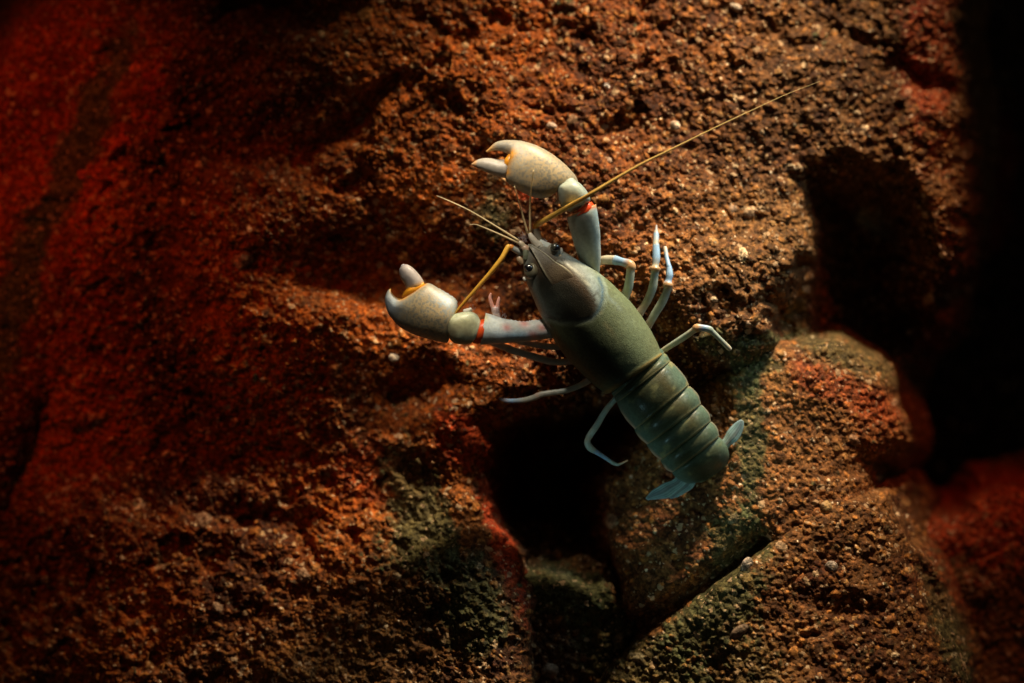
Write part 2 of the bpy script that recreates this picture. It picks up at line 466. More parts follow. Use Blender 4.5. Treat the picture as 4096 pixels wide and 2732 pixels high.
# --- right block under the overhang
def base_b1(X, Y):
    H = -90 + .32 * np.clip(Y - 1450, 0, 900) - 0.48 * np.clip(2960 - X, 0, None) - 0.0010 * np.clip(X - 3250, 0, None) ** 2
    H -= 120 * np.exp(-(lineD_(X, Y, 2300, 2690, 3040, 2180) / 50) ** 2)
    return H
B1 = [(2900, 1400), (3130, 1350), (3350, 1370), (3560, 1480), (3600, 1740), (3480, 1850), (3560, 2080), (3700, 2500), (3000, 2700),
      (2500, 2760), (2450, 2300), (2420, 1900), (2700, 1600)]
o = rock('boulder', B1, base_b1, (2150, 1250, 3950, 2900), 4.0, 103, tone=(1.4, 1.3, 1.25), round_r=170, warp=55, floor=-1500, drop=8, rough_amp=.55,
    algae=[(3000, 1750, 60, 420, 0, .9), (2960, 1450, 200, 100, 0, .9), (3450, 1430, 300, 110, 20, .7), (2960, 2200, 120, 200, 0, .8)],
    red=[(3350, 1540, 260, 80, 25, .4), (3520, 1650, 90, 160, 0, .3)])
tag(o, 'brown gritty rock block behind the crayfish tail, above the diagonal crack', 'rock')

# --- lowest block, bottom right
def base_b2(X, Y):
    H = 150 + .30 * (Y - 2150) - 0.60 * np.clip(2940 - X, 0, None) - 0.00075 * np.clip(X - 3250, 0, None) ** 2
    H -= 110 * gauss(X, Y, 3330, 2400, 120, 50, 25)
    H -= 120 * gauss(X, Y, 3740, 2400, 50, 200, -25)
    return H
B2 = [(3120, 2130), (3330, 1990), (3540, 1980), (3640, 2120), (3740, 2300), (3860, 2600), (3950, 3200), (2250, 3200), (2380, 2760),
      (2540, 2580), (2830, 2360)]
o = rock('boulder', B2, base_b2, (2050, 1880, 4100, 3250), 3.9, 203, tone=(1.45, 1.42, 1.4), round_r=90, warp=35, floor=-1400, drop=7, rough_amp=.6, pale=1.15,
    algae=[(2860, 2420, 160, 330, 30, .9), (2600, 2700, 300, 160, 0, .8), (3790, 2480, 70, 260, -20, .8), (2950, 2700, 160, 160, 0, .5)],
    red=[(3800, 2300, 130, 200, 0, .4)])
tag(o, 'light brown pebbly rock in the bottom right, below the diagonal crack', 'rock')

# --- shelf at the bottom of the cave
def base_b3(X, Y):
    return -80 - 0.12 * np.clip(Y - 2400, 0, None) - .12 * np.clip(X - 2250, 0, None) + 40 * gauss(X, Y, 2300, 2400, 200, 90)
B3 = [(1980, 2200), (2090, 2290), (2250, 2340), (2440, 2350), (2570, 2450), (2540, 2560), (2660, 2640), (2700, 3200), (1900, 3200)]
o = rock('boulder', B3, base_b3, (1750, 2080, 2750, 3250), 4.5, 303, round_r=70, warp=110, floor=-1300, tone=(.75, .75, .75), rough_amp=.8,
    algae=[(2250, 2380, 260, 110, 12, .95), (2450, 2600, 160, 160, 0, .7)], red=[(2060, 2330, 40, 130, -20, .9)])
tag(o, 'dark green-edged rock shelf at the bottom of the black hollow', 'rock')

# --- far slab top left
def base_l(X, Y):
    return -560 + 0.10 * (X - 200) - .05 * (600 - Y)
L1 = [(-900, -600), (110, -600), (120, 40), (60, 160), (40, 330), (-60, 900), (-400, 1700), (-900, 2200)]
L1 = [(110, 30), (300, -120), (560, -600), (900, -600), (900, 200), (560, 700), (330, 1300), (100, 1900), (-200, 2500), (-900, 2600), (-900, 400), (0, 260), (60, 130)]
o = rock('boulder', L1, base_l, (-1000, -700, 1000, 2700), 6.0, 403, round_r=160, warp=40, floor=-1900, grain=.6, rough_amp=.6,
    tone=(1, .8, .8), red=[(150, 300, 300, 600, 10, .4)], algae=[(330, 560, 90, 500, 22, 1), (60, 1200, 90, 400, 14, 1)])
tag(o, 'smooth reddish rock slab at the top left, beyond the green crack', 'rock')

# --- far red rock, bottom right corner
def base_r(X, Y):
    return -620 - 0.12 * np.clip(2300 - Y, 0, None) + .05 * (Y - 2300)
R1 = [(3500, 2130), (3700, 2080), (3830, 2050), (3930, 1960), (4096, 1930), (4500, 1880), (4900, 1950), (4900, 3200), (3500, 3200)]
o = rock('boulder', R1, base_r, (3350, 1650, 5000, 3250), 6.0, 503, round_r=140, warp=50, floor=-1900, drop=9, grain=.8,
    red=[(3950, 2050, 500, 200, 0, .8)], algae=[(3600, 1960, 160, 90, 20, .8)])
tag(o, 'blurred dark red rock in the bottom right corner behind the brown ones', 'rock')

# --- wall of the tank far behind
def base_w(X, Y):
    return -2600 - 60 * fbm(X, Y, 900, 3, 5)
WALL = [(-3500, -2500), (7500, -2500), (7500, 5200), (-3500, 5200)]
o = rock('rock_wall', WALL, base_w, (-3000, -2000, 7000, 4700), 14.0, 603, round_r=10, warp=1, floor=-9000, tone=(.15, .17, .18), grain=.8,
    red=[(3950, 700, 120, 300, 0, .4)])
o['kind'] = 'structure'

# --- loose or half-embedded pebbles one can point at
PEB = [  # x, y, rock surface h guess offset, rx, ry, rot, colour, label
    (2957, 2527, 70, 46, 22, -35, (.20, .13, .08), 'long brown pebble lodged near the bottom edge, right of the green algae'),
    (3305, 2032, 80, 27, 30, 0, (.42, .25, .10), 'yellowish snail-like pebble above the diagonal crack'),
    (2988, 2262, 80, 24, 34, 20, (.46, .36, .27), 'pale oval pebble at the corner of the bottom right rock'),
    (3325, 2270, 80, 28, 26, 30, (.44, .34, .26), 'large pale pebble above the dark pit of the bottom right rock'),
    (545, 276, -300, 27, 22, 0, (.75, .16, .06), 'bright red-orange round pebble at the top left of the boulder'),
    (333, 698, -380, 25, 20, 20, (.62, .10, .06), 'red pebble on the left edge of the boulder beside the green crack'),
    (2943, 28, -260, 24, 15, 20, (.62, .46, .33), 'pale oblong pebble at the top edge of the boulder'),
    (2426, 344, -190, 16, 9, 35, (.85, .72, .62), 'small white chip on the upper boulder above the claw'),
    (2206, 505, -120, 22, 17, 0, (.48, .33, .24), 'brownish pebble just above the raised claw'),
    (2440, 648, -80, 22, 18, 20, (.58, .38, .26), 'tan pebble right of the raised claw'),
    (2700, 505, -110, 22, 22, 0, (.52, .38, .26), 'tan pebble below the long antenna on the upper right'),
    (1575, 1430, -60, 22, 18, 0, (.50, .38, .26), 'greyish pebble below the lower claw'),
]

# ------------------------------------------------------------------ crayfish
def z1(x, y): return (1500 + .42535 * x, 500 + .42535 * y)
def z2(x, y): return (1500 + .34054 * x, 950 + .34054 * y)
def z3(x, y): return (2000 + .34054 * x, 850 + .34054 * y)
def z4(x, y): return (2300 + .34054 * x, 1300 + .34054 * y)
def z5(x, y): return (2300 + .34054 * x, 1550 + .34054 * y)
def z7(x, y): return (1950 + .17028 * x, 850 + .17028 * y)

root = bpy.data.objects.new('crayfish', None); C.objects.link(root)
org = W(2380, 1340, 0); root.location = org; root['_o'] = tuple(org)
tag(root, 'pale grey-green crayfish with two raised claws clinging to the orange boulder', 'crayfish')

def mixc(a, b, t):
    return np.array(a) * (1 - t) + np.array(b) * t
def field(shape, c):
    o = np.zeros(shape + (4,)); o[..., :3] = c; return o
def blend(col, c, k):
    k = np.clip(k, 0, 1)[..., None]; col[..., :3] = col[..., :3] * (1 - k) + np.array(c) * k; return col
def lineD(X, Y, pts):
    d = np.full(X.shape, 1e9)
    for (ax, ay), (bx, by) in zip(pts[:-1], pts[1:]):
        ex, ey = bx - ax, by - ay
        t = np.clip(((X - ax) * ex + (Y - ay) * ey) / (ex * ex + ey * ey + 1e-9), 0, 1)
        d = np.minimum(d, np.hypot(X - ax - t * ex, Y - ay - t * ey))
    return d

GREEN = (.175, .225, .125); OLIVE = (.155, .165, .085); BLUE = (.22, .30, .30); BROWN = (.19, .15, .105); ORANGE = (.75, .26, .03); TAN = (.42, .36, .25)
GROOVE = [(2395, 1112), (2411, 1152), (2409, 1197), (2394, 1244), (2366, 1276), (2306, 1292), (2238, 1288), (2170, 1266)]
# carapace
car = [  # Lx,Ly,Rx,Ry,h,Tup,Tdn
    (2092, 1018, 2150, 972, 165, 30, 40),
    (2094, 1060, 2200, 985, 165, 50, 60),
    (2098, 1108, 2262, 1010, 160, 72, 80),
    (2115, 1152, 2312, 1040, 155, 92, 95),
    (2134, 1196, 2358, 1068, 150, 108, 105),
    (2151, 1237, 2402, 1096, 146, 120, 110),
    (2171, 1281, 2443, 1130, 143, 130, 115),
    (2194, 1322, 2482, 1167, 140, 136, 115),
    (2226, 1376, 2520, 1205, 138, 140, 115),
    (2266, 1431, 2557, 1252, 136, 141, 112),
    (2312, 1479, 2592, 1302, 134, 138, 108),
    (2352, 1519, 2619, 1350, 132, 132, 102),
    (2392, 1552, 2638, 1392, 130, 124, 98),
    (2424, 1574, 2648, 1418, 128, 114, 92)]
def disp_car(R, T, X, Y):
    up = (np.sin(T) > -.1)
    g = lineD(X, Y, GROOVE)
    d = -5 * np.exp(-(g / 7) ** 2) * up
    l1 = lineD(X, Y, [(2403, 1250), (2420, 1290), (2445, 1330), (2510, 1420), (2560, 1465)])
    l2 = lineD(X, Y, [(2362, 1296), (2390, 1325), (2430, 1372), (2500, 1460), (2540, 1500)])
    d += (-1.0 * np.exp(-(l1 / 4) ** 2) - .8 * np.exp(-(l2 / 4) ** 2)) * up
    rear = smooth(12.2, 12.9, R)
    d += 5 * rear * up
    d += 1.2 * fbm(X, Y, 30, 3, 4)
    return d
def col_car(R, T, X, Y):
    c = field(X.shape, GREEN)
    n = fbm(X, Y, 120, 4, 61)
    blend(c, OLIVE, .45 + .6 * n)
    # head: brown saddle in the middle, bluish cheeks
    head = smooth(4, -14, (X - 2320) * .5 + (Y - 1170) * .86 - 60 - 40 * np.cos(T)) * 1.0
    insd = smooth(-25, 25, sdist(X, Y, GROOVE + [(2110, 1150), (2060, 950), (2180, 950), (2340, 1050)]))
    blend(c, (.27, .34, .32), insd * .9)
    blend(c, (.36, .37, .31), insd * smooth(.15, .9, np.cos(T)) * smooth(6, 2, R) * .8)
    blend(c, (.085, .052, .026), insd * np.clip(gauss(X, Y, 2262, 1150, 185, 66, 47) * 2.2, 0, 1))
    blend(c, (.012, .011, .007), insd * np.clip(gauss(X, Y, 2268, 1212, 150, 66, 44) * 2.2, 0, .98))  # near-black head patch: dark pigment plus low light painted in
    blend(c, (.07, .085, .07), insd * gauss(X, Y, 2190, 1240, 60, 70, 0) * .7)
    rd = lineD(X, Y, [(2232, 1044), (2262, 1054), (2300, 1084), (2335, 1115), (2362, 1150)])
    blend(c, (.48, .46, .34), np.exp(-(rd / 4) ** 2) * insd * .8)
    blend(c, (.42, .50, .46), insd * gauss(X, Y, 2385, 1170, 60, 16, 70) * np.clip(.5 + 1.6 * fbm(X, Y, 14, 3, 9), 0, 1))
    g = lineD(X, Y, GROOVE)
    blend(c, (.05, .12, .17), np.exp(-(g / 6) ** 2) * smooth(-.3, .5, np.cos(T)) * .9)
    blend(c, (.30, .38, .30), np.exp(-((g - 13) / 7) ** 2) * (1 - insd) * smooth(0, .6, np.cos(T)) * .6)
    l1 = lineD(X, Y, [(2403, 1250), (2420, 1290), (2445, 1330), (2510, 1420)])
    blend(c, (.34, .30, .15), np.exp(-(l1 / 3.5) ** 2) * .6)
    l2 = lineD(X, Y, [(2362, 1296), (2390, 1325), (2430, 1372)])
    blend(c, (.34, .30, .15), np.exp(-(l2 / 3) ** 2) * .4)
    blend(c, (.50, .33, .10), smooth(12.5, 12.95, R) * .75)
    st_ = np.cos(T)
    blend(c, (.022, .025, .013), np.exp(-((st_ + .30) / .50) ** 2) * (1 - insd) * .93 * (np.sin(T) > 0))  # dark stripe left of the midline: pigment plus body shade painted in
    return c
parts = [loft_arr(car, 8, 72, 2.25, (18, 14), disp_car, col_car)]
# rostrum plate with raised rims, part of the same shell
ros = [(2115, 978, 2120, 980, 206, 5, 10), (2130, 1004, 2152, 996, 214, 9, 14), (2148, 1038, 2186, 1017, 224, 13, 18),
       (2164, 1070, 2222, 1046, 234, 17, 24), (2186, 1110, 2260, 1068, 240, 19, 30), (2212, 1150, 2292, 1096, 242, 18, 40),
       (2240, 1186, 2312, 1130, 238, 14, 45), (2268, 1214, 2320, 1170, 222, 10, 45)]
def disp_ros(R, T, X, Y):
    s = np.cos(T)
    rim = np.exp(-((np.abs(s) - .86) / .10) ** 2) * (np.sin(T) > 0)
    return 5 * rim * smooth(6, 3, R) - 3.5 * (1 - s * s) * (np.sin(T) > 0)
def col_ros(R, T, X, Y):
    c = field(X.shape, (.20, .185, .145)); s = np.cos(T)
    blend(c, (.12, .09, .055), smooth(1, 3.5, R))
    blend(c, (.055, .036, .02), smooth(3.5, 5.5, R))
    rim = np.exp(-((np.abs(s) - .88) / .09) ** 2) * (np.sin(T) > 0)
    blend(c, (.50, .46, .30), rim * smooth(5.5, 3, R) * .8)
    return c
parts.append(loft_arr(ros, 6, 48, 2.6, (4, 10), disp_ros, col_ros))
v, f, k = join(parts)
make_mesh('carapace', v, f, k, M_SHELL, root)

# abdomen: six overlapping rings as one mesh
def seg(rows, pleura):
    st = [(*z4(a, b), *z4(c, d), h, tu, td) for a, b, c, d, h, tu, td in rows]
    n = len(st) - 1
    def dsp(R, T, X, Y):
        up = np.sin(T) > -.2
        d = 2.0 * np.exp(-((R - n) / .22) ** 2) * up + 1.0 * fbm(X, Y, 40, 3, 8)
        d = d - 7 * np.exp(-(R / .35) ** 2) + 3 * np.sin(np.clip(R / n, 0, 1) * 3.1416)
        e_ = smooth(.6, 1, np.abs(np.cos(T)))
        d = d + (5.5 * np.sin(np.clip(R / n, 0, 1) * 3.1416) - 4 * np.exp(-(R / .3) ** 2)) * e_ * (1 if pleura else 0)
        return d
    def cl(R, T, X, Y):
        c = field(X.shape, (.095, .12, .075)); s = np.cos(T)
        blend(c, (.08, .07, .03), .55 + .9 * fbm(X, Y, 60, 4, 31))
        blend(c, (.12, .20, .15), smooth(.45, .95, np.abs(s)) * .7)
        blend(c, (.28, .27, .12), smooth(.25, .6, fbm(X, Y, 34, 3, 33)) * .8)
        blend(c, (.42, .44, .34), gauss(R, s, n * .45, .62, .2, .035) * .35)
        blend(c, (.30, .24, .11), np.exp(-((R - n) / .12) ** 2) * .8)
        blend(c, (.026, .028, .012), np.exp(-((s + .22) / .48) ** 2) * (np.sin(T) > 0) * .8)  # dark middle of each ring: pigment with the body's shade painted in
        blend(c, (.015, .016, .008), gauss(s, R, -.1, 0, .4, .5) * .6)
        if pleura:
            blend(c, (.60, .40, .26), smooth(-.91, -.98, s) * smooth(n * .2, n * .6, R))
            blend(c, (.40, .30, .2), smooth(.95, .99, s) * .5)
        return c
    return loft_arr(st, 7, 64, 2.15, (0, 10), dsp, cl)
ab = []
ab.append(seg([(425, 795, 1000, 268, 120, 88, 80), (438, 812, 1022, 292, 118, 92, 80), (455, 835, 1045, 325, 118, 92, 80)], False))
ab.append(seg([(450, 825, 1040, 315, 118, 80, 76), (478, 880, 1085, 370, 120, 106, 80), (492, 910, 1118, 425, 120, 110, 80)], False))
ab.append(seg([(480, 880, 1100, 400, 116, 92, 76), (520, 960, 1160, 470, 116, 110, 80), (580, 1060, 1230, 550, 114, 116, 80),
               (645, 1150, 1300, 635, 112, 117, 78), (705, 1222, 1337, 702, 110, 114, 76)], True))
ab.append(seg([(680, 1200, 1325, 690, 106, 90, 72), (730, 1265, 1385, 765, 106, 108, 74), (785, 1335, 1445, 845, 104, 112, 72), (850, 1402, 1478, 930, 100, 108, 70)], True))
ab.append(seg([(825, 1380, 1460, 910, 96, 84, 64), (880, 1445, 1520, 985, 96, 100, 66), (940, 1520, 1572, 1060, 92, 104, 64), (1005, 1582, 1594, 1130, 88, 100, 62)], True))
ab.append(seg([(980, 1560, 1575, 1110, 84, 76, 56), (1040, 1630, 1625, 1170, 82, 90, 58), (1085, 1690, 1668, 1235, 78, 92, 56), (1135, 1728, 1694, 1305, 72, 88, 54)], True))
ab.append(seg([(1120, 1710, 1670, 1290, 66, 68, 50), (1165, 1765, 1735, 1360, 60, 82, 50), (1215, 1805, 1790, 1450, 46, 84, 50), (1290, 1845, 1805, 1560, 20, 80, 50),
               (1370, 1862, 1765, 1660, -14, 72, 44), (1450, 1850, 1690, 1740, -45, 58, 34)], False))
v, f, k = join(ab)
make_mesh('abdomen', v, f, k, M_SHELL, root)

# tail fan blades
def blade(name, rows, zf, cfun, p=2.6):
    st = [(*zf(a, b), *zf(c, d), h, tu, td) for a, b, c, d, h, tu, td in rows]
    def dsp(R, T, X, Y):
        s = np.cos(T)
        return (2.4 * np.exp(-((s - .1) / .12) ** 2) + .6 * np.cos(s * 22)) * (np.sin(T) > 0)
    v, f, k = loft_arr(st, 6, 40, p, (4, 6), dsp, cfun)
    return make_mesh(name, v, f, k, M_LEG, root)
def col_blade(R, T, X, Y):
    c = field(X.shape, (.42, .60, .55)); s = np.cos(T)
    blend(c, (.70, .85, .85), smooth(.78, .97, np.abs(s)) * .9)
    blend(c, (.24, .20, .19), np.exp(-((s - .1) / .25) ** 2) * .7)
    blend(c, (.30, .42, .50), smooth(1.5, 5, R) * .5)
    blend(c, (.07, .10, .09), smooth(.0, .6, np.cos(s * 20)) * .6)
    return c
blade('tail_fin', [(1330, 1110, 1200, 1010, 10, 14, 10), (1270, 1170, 1150, 1080, 16, 10, 8), (1195, 1230, 1060, 1115, 20, 8, 6), (1110, 1296, 960, 1170, 22, 6, 5),
                   (1000, 1312, 890, 1222, 22, 5, 4), (870, 1322, 838, 1285, 22, 4, 3)], z5, col_blade)
blade('tail_fin', [(1420, 1120, 1300, 1080, -6, 10, 8), (1380, 1185, 1250, 1140, -2, 8, 6), (1290, 1245, 1190, 1190, 0, 6, 5), (1200, 1290, 1150, 1240, 0, 5, 4),
                   (1135, 1305, 1120, 1285, 0, 4, 3)], z5, col_blade)
blade('tail_fin', [(1700, 640, 1800, 720, 20, 16, 10), (1745, 595, 1850, 665, 24, 10, 8), (1785, 515, 1905, 630, 26, 8, 6), (1838, 452, 1950, 565, 26, 6, 5),
                   (1890, 405, 1980, 480, 26, 5, 4), (1930, 384, 1984, 412, 26, 4, 3)], z5, col_blade)
blade('tail_fin', [(1740, 740, 1800, 800, -10, 10, 8), (1830, 690, 1820, 790, -4, 8, 6), (1870, 650, 1880, 735, 0, 6, 5), (1910, 630, 1925, 665, 0, 5, 4)], z5, col_blade)

# head fittings ------------------------------------------------------------
def c1(c): return lambda s: (*c, 0)
PALE = (.42, .40, .33)
make_mesh('eye_socket', *ball_arr(*z7(1035, 1380), 214, 31, 33, 26, (.15, .135, .085)), M_LEG, root)
e = make_mesh('eye', *ball_arr(*z7(975, 1305), 228, 20, 17, 17, (.004, .004, .006), 30), M_EYE, root)
make_mesh('eye_stalk', *ball_arr(*z7(1560, 900), 196, 30, 28, 24, (.30, .28, .22), 50), M_LEG, root)
make_mesh('eye', *ball_arr(*z7(1590, 825), 218, 21, 20, 20, None, 20, capcol=lambda u, v, w: (.004, .004, .01) if u > .0 else (.06, .06, .04)), M_EYE, root)
hd = []
hd.append(ball_arr(*z7(1700, 960), 196, 12, 24, 16, (.48, .46, .38), 15))
hd.append(ball_arr(*z7(1690, 1020), 208, 9, 7, 8, (.70, .52, .30), -20))
hd.append(ball_arr(*z7(870, 1565), 170, 6, 10, 8, (.75, .72, .62), -30))
hd.append(tube_arr([(*z7(1500, 880), 170, 22), (*z7(1330, 790), 172, 20), (*z7(1200, 700), 172, 15)], c1((.48, .54, .50)), 20))
hd.append(tube_arr([(*z7(1360, 720), 150, 12), (*z7(1270, 640), 150, 10), (*z7(1215, 585), 150, 6)], c1((.42, .40, .42)), 16))
hd.append(tube_arr([(*z7(830, 1200), 150, 12), (*z7(760, 1090), 152, 14), (*z7(700, 1010), 150, 8)], c1((.42, .30, .18)), 16))
hd.append(ball_arr(*z7(900, 850), 186, 22, 15, 16, (.46, .32, .22), 35))
hd.append(ball_arr(*z7(1230, 800), 180, 30, 20, 18, (.50, .48, .38), 45))
hd.append(tube_arr([(*z7(905, 1100), 190, 12), (*z7(900, 980), 194, 12), (*z7(900, 880), 194, 11)], c1((.16, .18, .12)), 16))
v, f, k = join(hd); make_mesh('face_plates', v, f, k, M_LEG, root)

# antennules (short feelers)
def feeler(name, pts, r0, r1, h0, h1, c, base=None):
    n = len(pts)
    rows = [(x, y, h0 + (h1 - h0) * i / (n - 1), r0 + (r1 - r0) * (i / (n - 1)) ** .8) for i, (x, y) in enumerate(pts)]
    parts = [tube_arr(rows, c, 10, 8)]
    v, f, k = join(parts)
    return make_mesh(name, v, f, k, M_ANT, root)
cf = c1((.92, .70, .38))
feeler('antennule', [z7(735, 660), z1(1150, 960), z1(900, 810), z1(700, 715), z1(580, 665)], 4.6, .9, 188, 250, cf)
feeler('antennule', [z7(720, 710), z1(1200, 1040), z1(1050, 975), z1(970, 942), z1(930, 934), z1(890, 938)], 4.2, .8, 184, 230, cf)
feeler('antennule', [z7(945, 490), z1(1380, 820), z1(1345, 700), z1(1310, 575)], 4.4, 1.4, 188, 310, cf)
feeler('antennule', [z7(1003, 480), z1(1458, 750), z1(1470, 600), z1(1490, 425)], 4.6, 2.0, 188, 345, cf)
pb = []
pb.append(tube_arr([(*z7(870, 830), 186, 11), (*z7(800, 740), 188, 11), (*z7(735, 690), 188, 7)], c1((.50, .42, .29)), 16))
pb.append(tube_arr([(*z7(1200, 800), 184, 16), (*z7(1120, 700), 186, 14), (*z7(1040, 590), 188, 12), (*z7(990, 490), 188, 8)], c1((.56, .52, .42)), 16))
v, f, k = join(pb); make_mesh('antennule_base', v, f, k, M_LEG, root)

# antennae
def ca(s): return (.62, .34, .05, 0) if s > .4 else (.70, .26, .04, 0)
def ca2(s):
    t = min(1, s / 7); return (.90 * (1 - t) + .50 * t, .50 * (1 - t) + .33 * t, .07 + .03 * t, 0)
ap = [(2141, 904), (2156, 892), (2190, 874), (2260, 834), (2351, 783), (2430, 735), (2557, 661), (2700, 590), (2876, 503), (3010, 440), (3142, 379), (3280, 325)]
rr = [11, 11, 10.5, 9.5, 8.2, 6.9, 5.2, 3.9, 2.6, 1.8, 1.1, .5]; hh = [170, 186, 220, 285, 345, 350, 340, 320, 290, 255, 220, 190]
a1 = make_mesh('antenna', *tube_arr([(x, y, h, r) for (x, y), r, h in zip(ap, rr, hh)], ca2, 16, 10), M_ANT, root)
make_mesh('antenna_base', *join([tube_arr([(2160, 962, 150, 15), (2150, 948, 158, 16), (2145, 925, 162, 16), (2143, 912, 166, 15)], c1((.27, .23, .17)), 20),
      tube_arr([(2144, 914, 166, 14.5), (2141, 904, 168, 13), (2138, 898, 170, 8)], c1((.72, .27, .05)), 18)]), M_LEG, a1)
ap = [(2038, 983), (2030, 992), (2010, 1029), (1985, 1062), (1960, 1093), (1909, 1151), (1858, 1209), (1832, 1240), (1790, 1290), (1740, 1340)]
rr = [10, 10.5, 10, 9.5, 9, 7.8, 6.6, 6, 5.2, 4.2]; hh = [172, 176, 180, 176, 165, 135, 95, 75, 50, 20]
a2 = make_mesh('antenna', *tube_arr([(x, y, h, r) for (x, y), r, h in zip(ap, rr, hh)], lambda s: (.90, .48, .06, 0), 16, 10), M_ANT, root)
make_mesh('antenna_base', *join([tube_arr([(2092, 1012, 156, 13), (2078, 1006, 160, 14), (2060, 997, 166, 13), (2048, 990, 170, 12)], c1((.40, .42, .38)), 20),
      tube_arr([(2049, 991, 170, 12.5), (2042, 986, 172, 12), (2035, 984, 173, 8)], c1((.72, .27, .05)), 18)]), M_LEG, a2)
# fine hairs round the mouth
rnd = random.Random(4)
for (cx, cy, n, L, dx, dy) in [(2112, 958, 34, 34, -.7, -.75), (2046, 984, 12, 34, -.8, -.35), (2090, 968, 14, 26, -.6, -.8), (1888, 1238, 12, 14, .3, -.9), (2012, 1262, 10, 14, .3, -.9)]:
    hp = []
    for i in range(n):
        x, y = cx + rnd.uniform(-14, 16), cy + rnd.uniform(-12, 12); a = rnd.uniform(-.5, .5)
        ux, uy = dx * math.cos(a) - dy * math.sin(a), dx * math.sin(a) + dy * math.cos(a); l = L * rnd.uniform(.5, 1.1)
        hp.append(tube_arr([(x, y, 170, .9), (x + ux * l * .5, y + uy * l * .5, 176, .7), (x + ux * l, y + uy * l + 3, 176, .35)], c1((.34, .27, .27)), 5, 2))
    v, f, k = join(hp); make_mesh('bristles', v, f, k, M_ANT, root)

# claws ----------------------------------------------------------------------
def clawpart(name, rows, zf, cfun, parent, p=2.1, cap=(10, 10), disp=None, mat=None, sub=6):
    st = [(*zf(a, b), *zf(c, d), h, tu, td) for a, b, c, d, h, tu, td in rows]
    v, f, k = loft_arr(st, sub, 48, p, cap, disp, cfun)
    return make_mesh(name, v, f, k, mat or M_CLAW, parent)

# right, raised claw
def col_merus(R, T, X, Y):
    c = field(X.shape, (.52, .58, .50)); s = np.cos(T)
    blend(c, (.30, .46, .54), smooth(.4, .9, s) * .8)
    blend(c, (.45, .44, .32), smooth(2.5, 0, R) * .7)
    blend(c, (.22, .23, .18), gauss(s, R, -.1, 3.2, .5, 1.4) * .7)
    blend(c, (.46, .44, .34), gauss(s, R, -.55, 3, .13, 1.4) * .7)
    blend(c, (.80, .33, .10), smooth(4.35, 4.9, R) * .85)
    return c
arm_r = clawpart('claw_arm', [(1935, 1310, 2110, 1395, 105, 36, 34), (1903, 1225, 2124, 1250, 125, 44, 40), (1870, 1115, 2121, 1105, 150, 48, 44), (1837, 1000, 2114, 985, 175, 50, 46),
    (1806, 890, 2094, 835, 200, 50, 46), (1803, 868, 2078, 745, 205, 48, 44)], z1, col_merus, root, 2.2, (14, 0), lambda R, T, X, Y: 1.0 * fbm(X, Y, 30, 2, 5))
redc = lambda R, T, X, Y: field(X.shape, (.85, .085, .018))
clawpart('joint_skin', [(1835, 882, 2062, 790, 210, 44, 40), (1868, 850, 2062, 755, 212, 42, 40), (1900, 815, 2040, 725, 214, 38, 38)], z1, redc, arm_r, 2.2, (6, 8), None, M_SOFT)
def col_carpus(R, T, X, Y):
    c = field(X.shape, (.42, .48, .40)); s = np.cos(T)
    blend(c, (.54, .46, .24), gauss(s, R, -.25, 2.6, .35, 1.6) * .75)
    blend(c, (.25, .34, .33), smooth(.5, .95, s) * .6)
    blend(c, (.26, .26, .18), gauss(s, R, -.5, 3.6, .4, 1.2) * np.clip(.7 + 1.2 * fbm(X, Y, 22, 3, 18), 0, 1))  # dark mottled patch, shading painted onto the wrist
    return c
clawpart('wrist', [(1742, 545, 1880, 513, 246, 34, 34), (1714, 590, 1935, 555, 248, 50, 50), (1722, 665, 1990, 620, 244, 56, 54), (1738, 742, 2023, 690, 236, 54, 50),
    (1770, 793, 2010, 730, 222, 46, 42), (1828, 818, 1945, 762, 206, 30, 32)], z1, col_carpus, arm_r, 2.7, (16, 8), lambda R, T, X, Y: 2.0 * fbm(X, Y, 40, 3, 66))
def col_palm_r(R, T, X, Y):
    c = field(X.shape, (.29, .26, .19)); s = np.cos(T)
    px, py = (X - 1500) / .42535, (Y - 500) / .42535
    m = gauss(px, py, 1560, 440, 330, 190, 25)
    c[..., 3] = np.clip(m * 1.4, 0, 1)
    blend(c, (.30, .29, .25), gauss(px, py, 1250, 200, 160, 60, 0) * .8)
    blend(c, (.46, .40, .28), gauss(px, py, 1380, 350, 160, 120, 0) * .7)
    blend(c, (.34, .40, .40), smooth(-.7, -.95, s) * smooth(5, 3, R) * .9)
    g = lineD(px, py, [(1300, 262), (1272, 300), (1245, 345), (1222, 400), (1240, 440)])
    blend(c, (.80, .34, .03), np.exp(-(g / 34) ** 2) * 1.1 * (R > 4))
    g2 = lineD(px, py, [(1240, 400), (1225, 500)])
    blend(c, (.62, .30, .08), np.exp(-(g2 / 9) ** 2) * .8)
    blend(c, (.72, .36, .08), smooth(9.6, 11.5, R) * .85)
    return c
palm_r = clawpart('claw', [(1728, 600, 1908, 525, 222, 36, 34), (1690, 645, 1884, 475, 224, 50, 46), (1600, 690, 1812, 393, 228, 64, 58), (1490, 680, 1722, 313, 232, 70, 62),
    (1390, 638, 1610, 237, 236, 70, 62), (1295, 580, 1500, 184, 240, 64, 58), (1232, 520, 1400, 155, 242, 54, 50), (1238, 405, 1335, 144, 242, 44, 42),
    (1268, 298, 1268, 142, 240, 34, 34), (1215, 258, 1198, 145, 236, 27, 27), (1160, 240, 1130, 166, 232, 20, 20), (1108, 243, 1084, 207, 228, 13, 13), (1058, 256, 1046, 243, 224, 6, 6)],
    z1, col_palm_r, root, 2.1, (10, 3), lambda R, T, X, Y: 1.2 * fbm(X, Y, 24, 3, 12))
tag(palm_r, 'raised upper claw, tan with an orange gape')
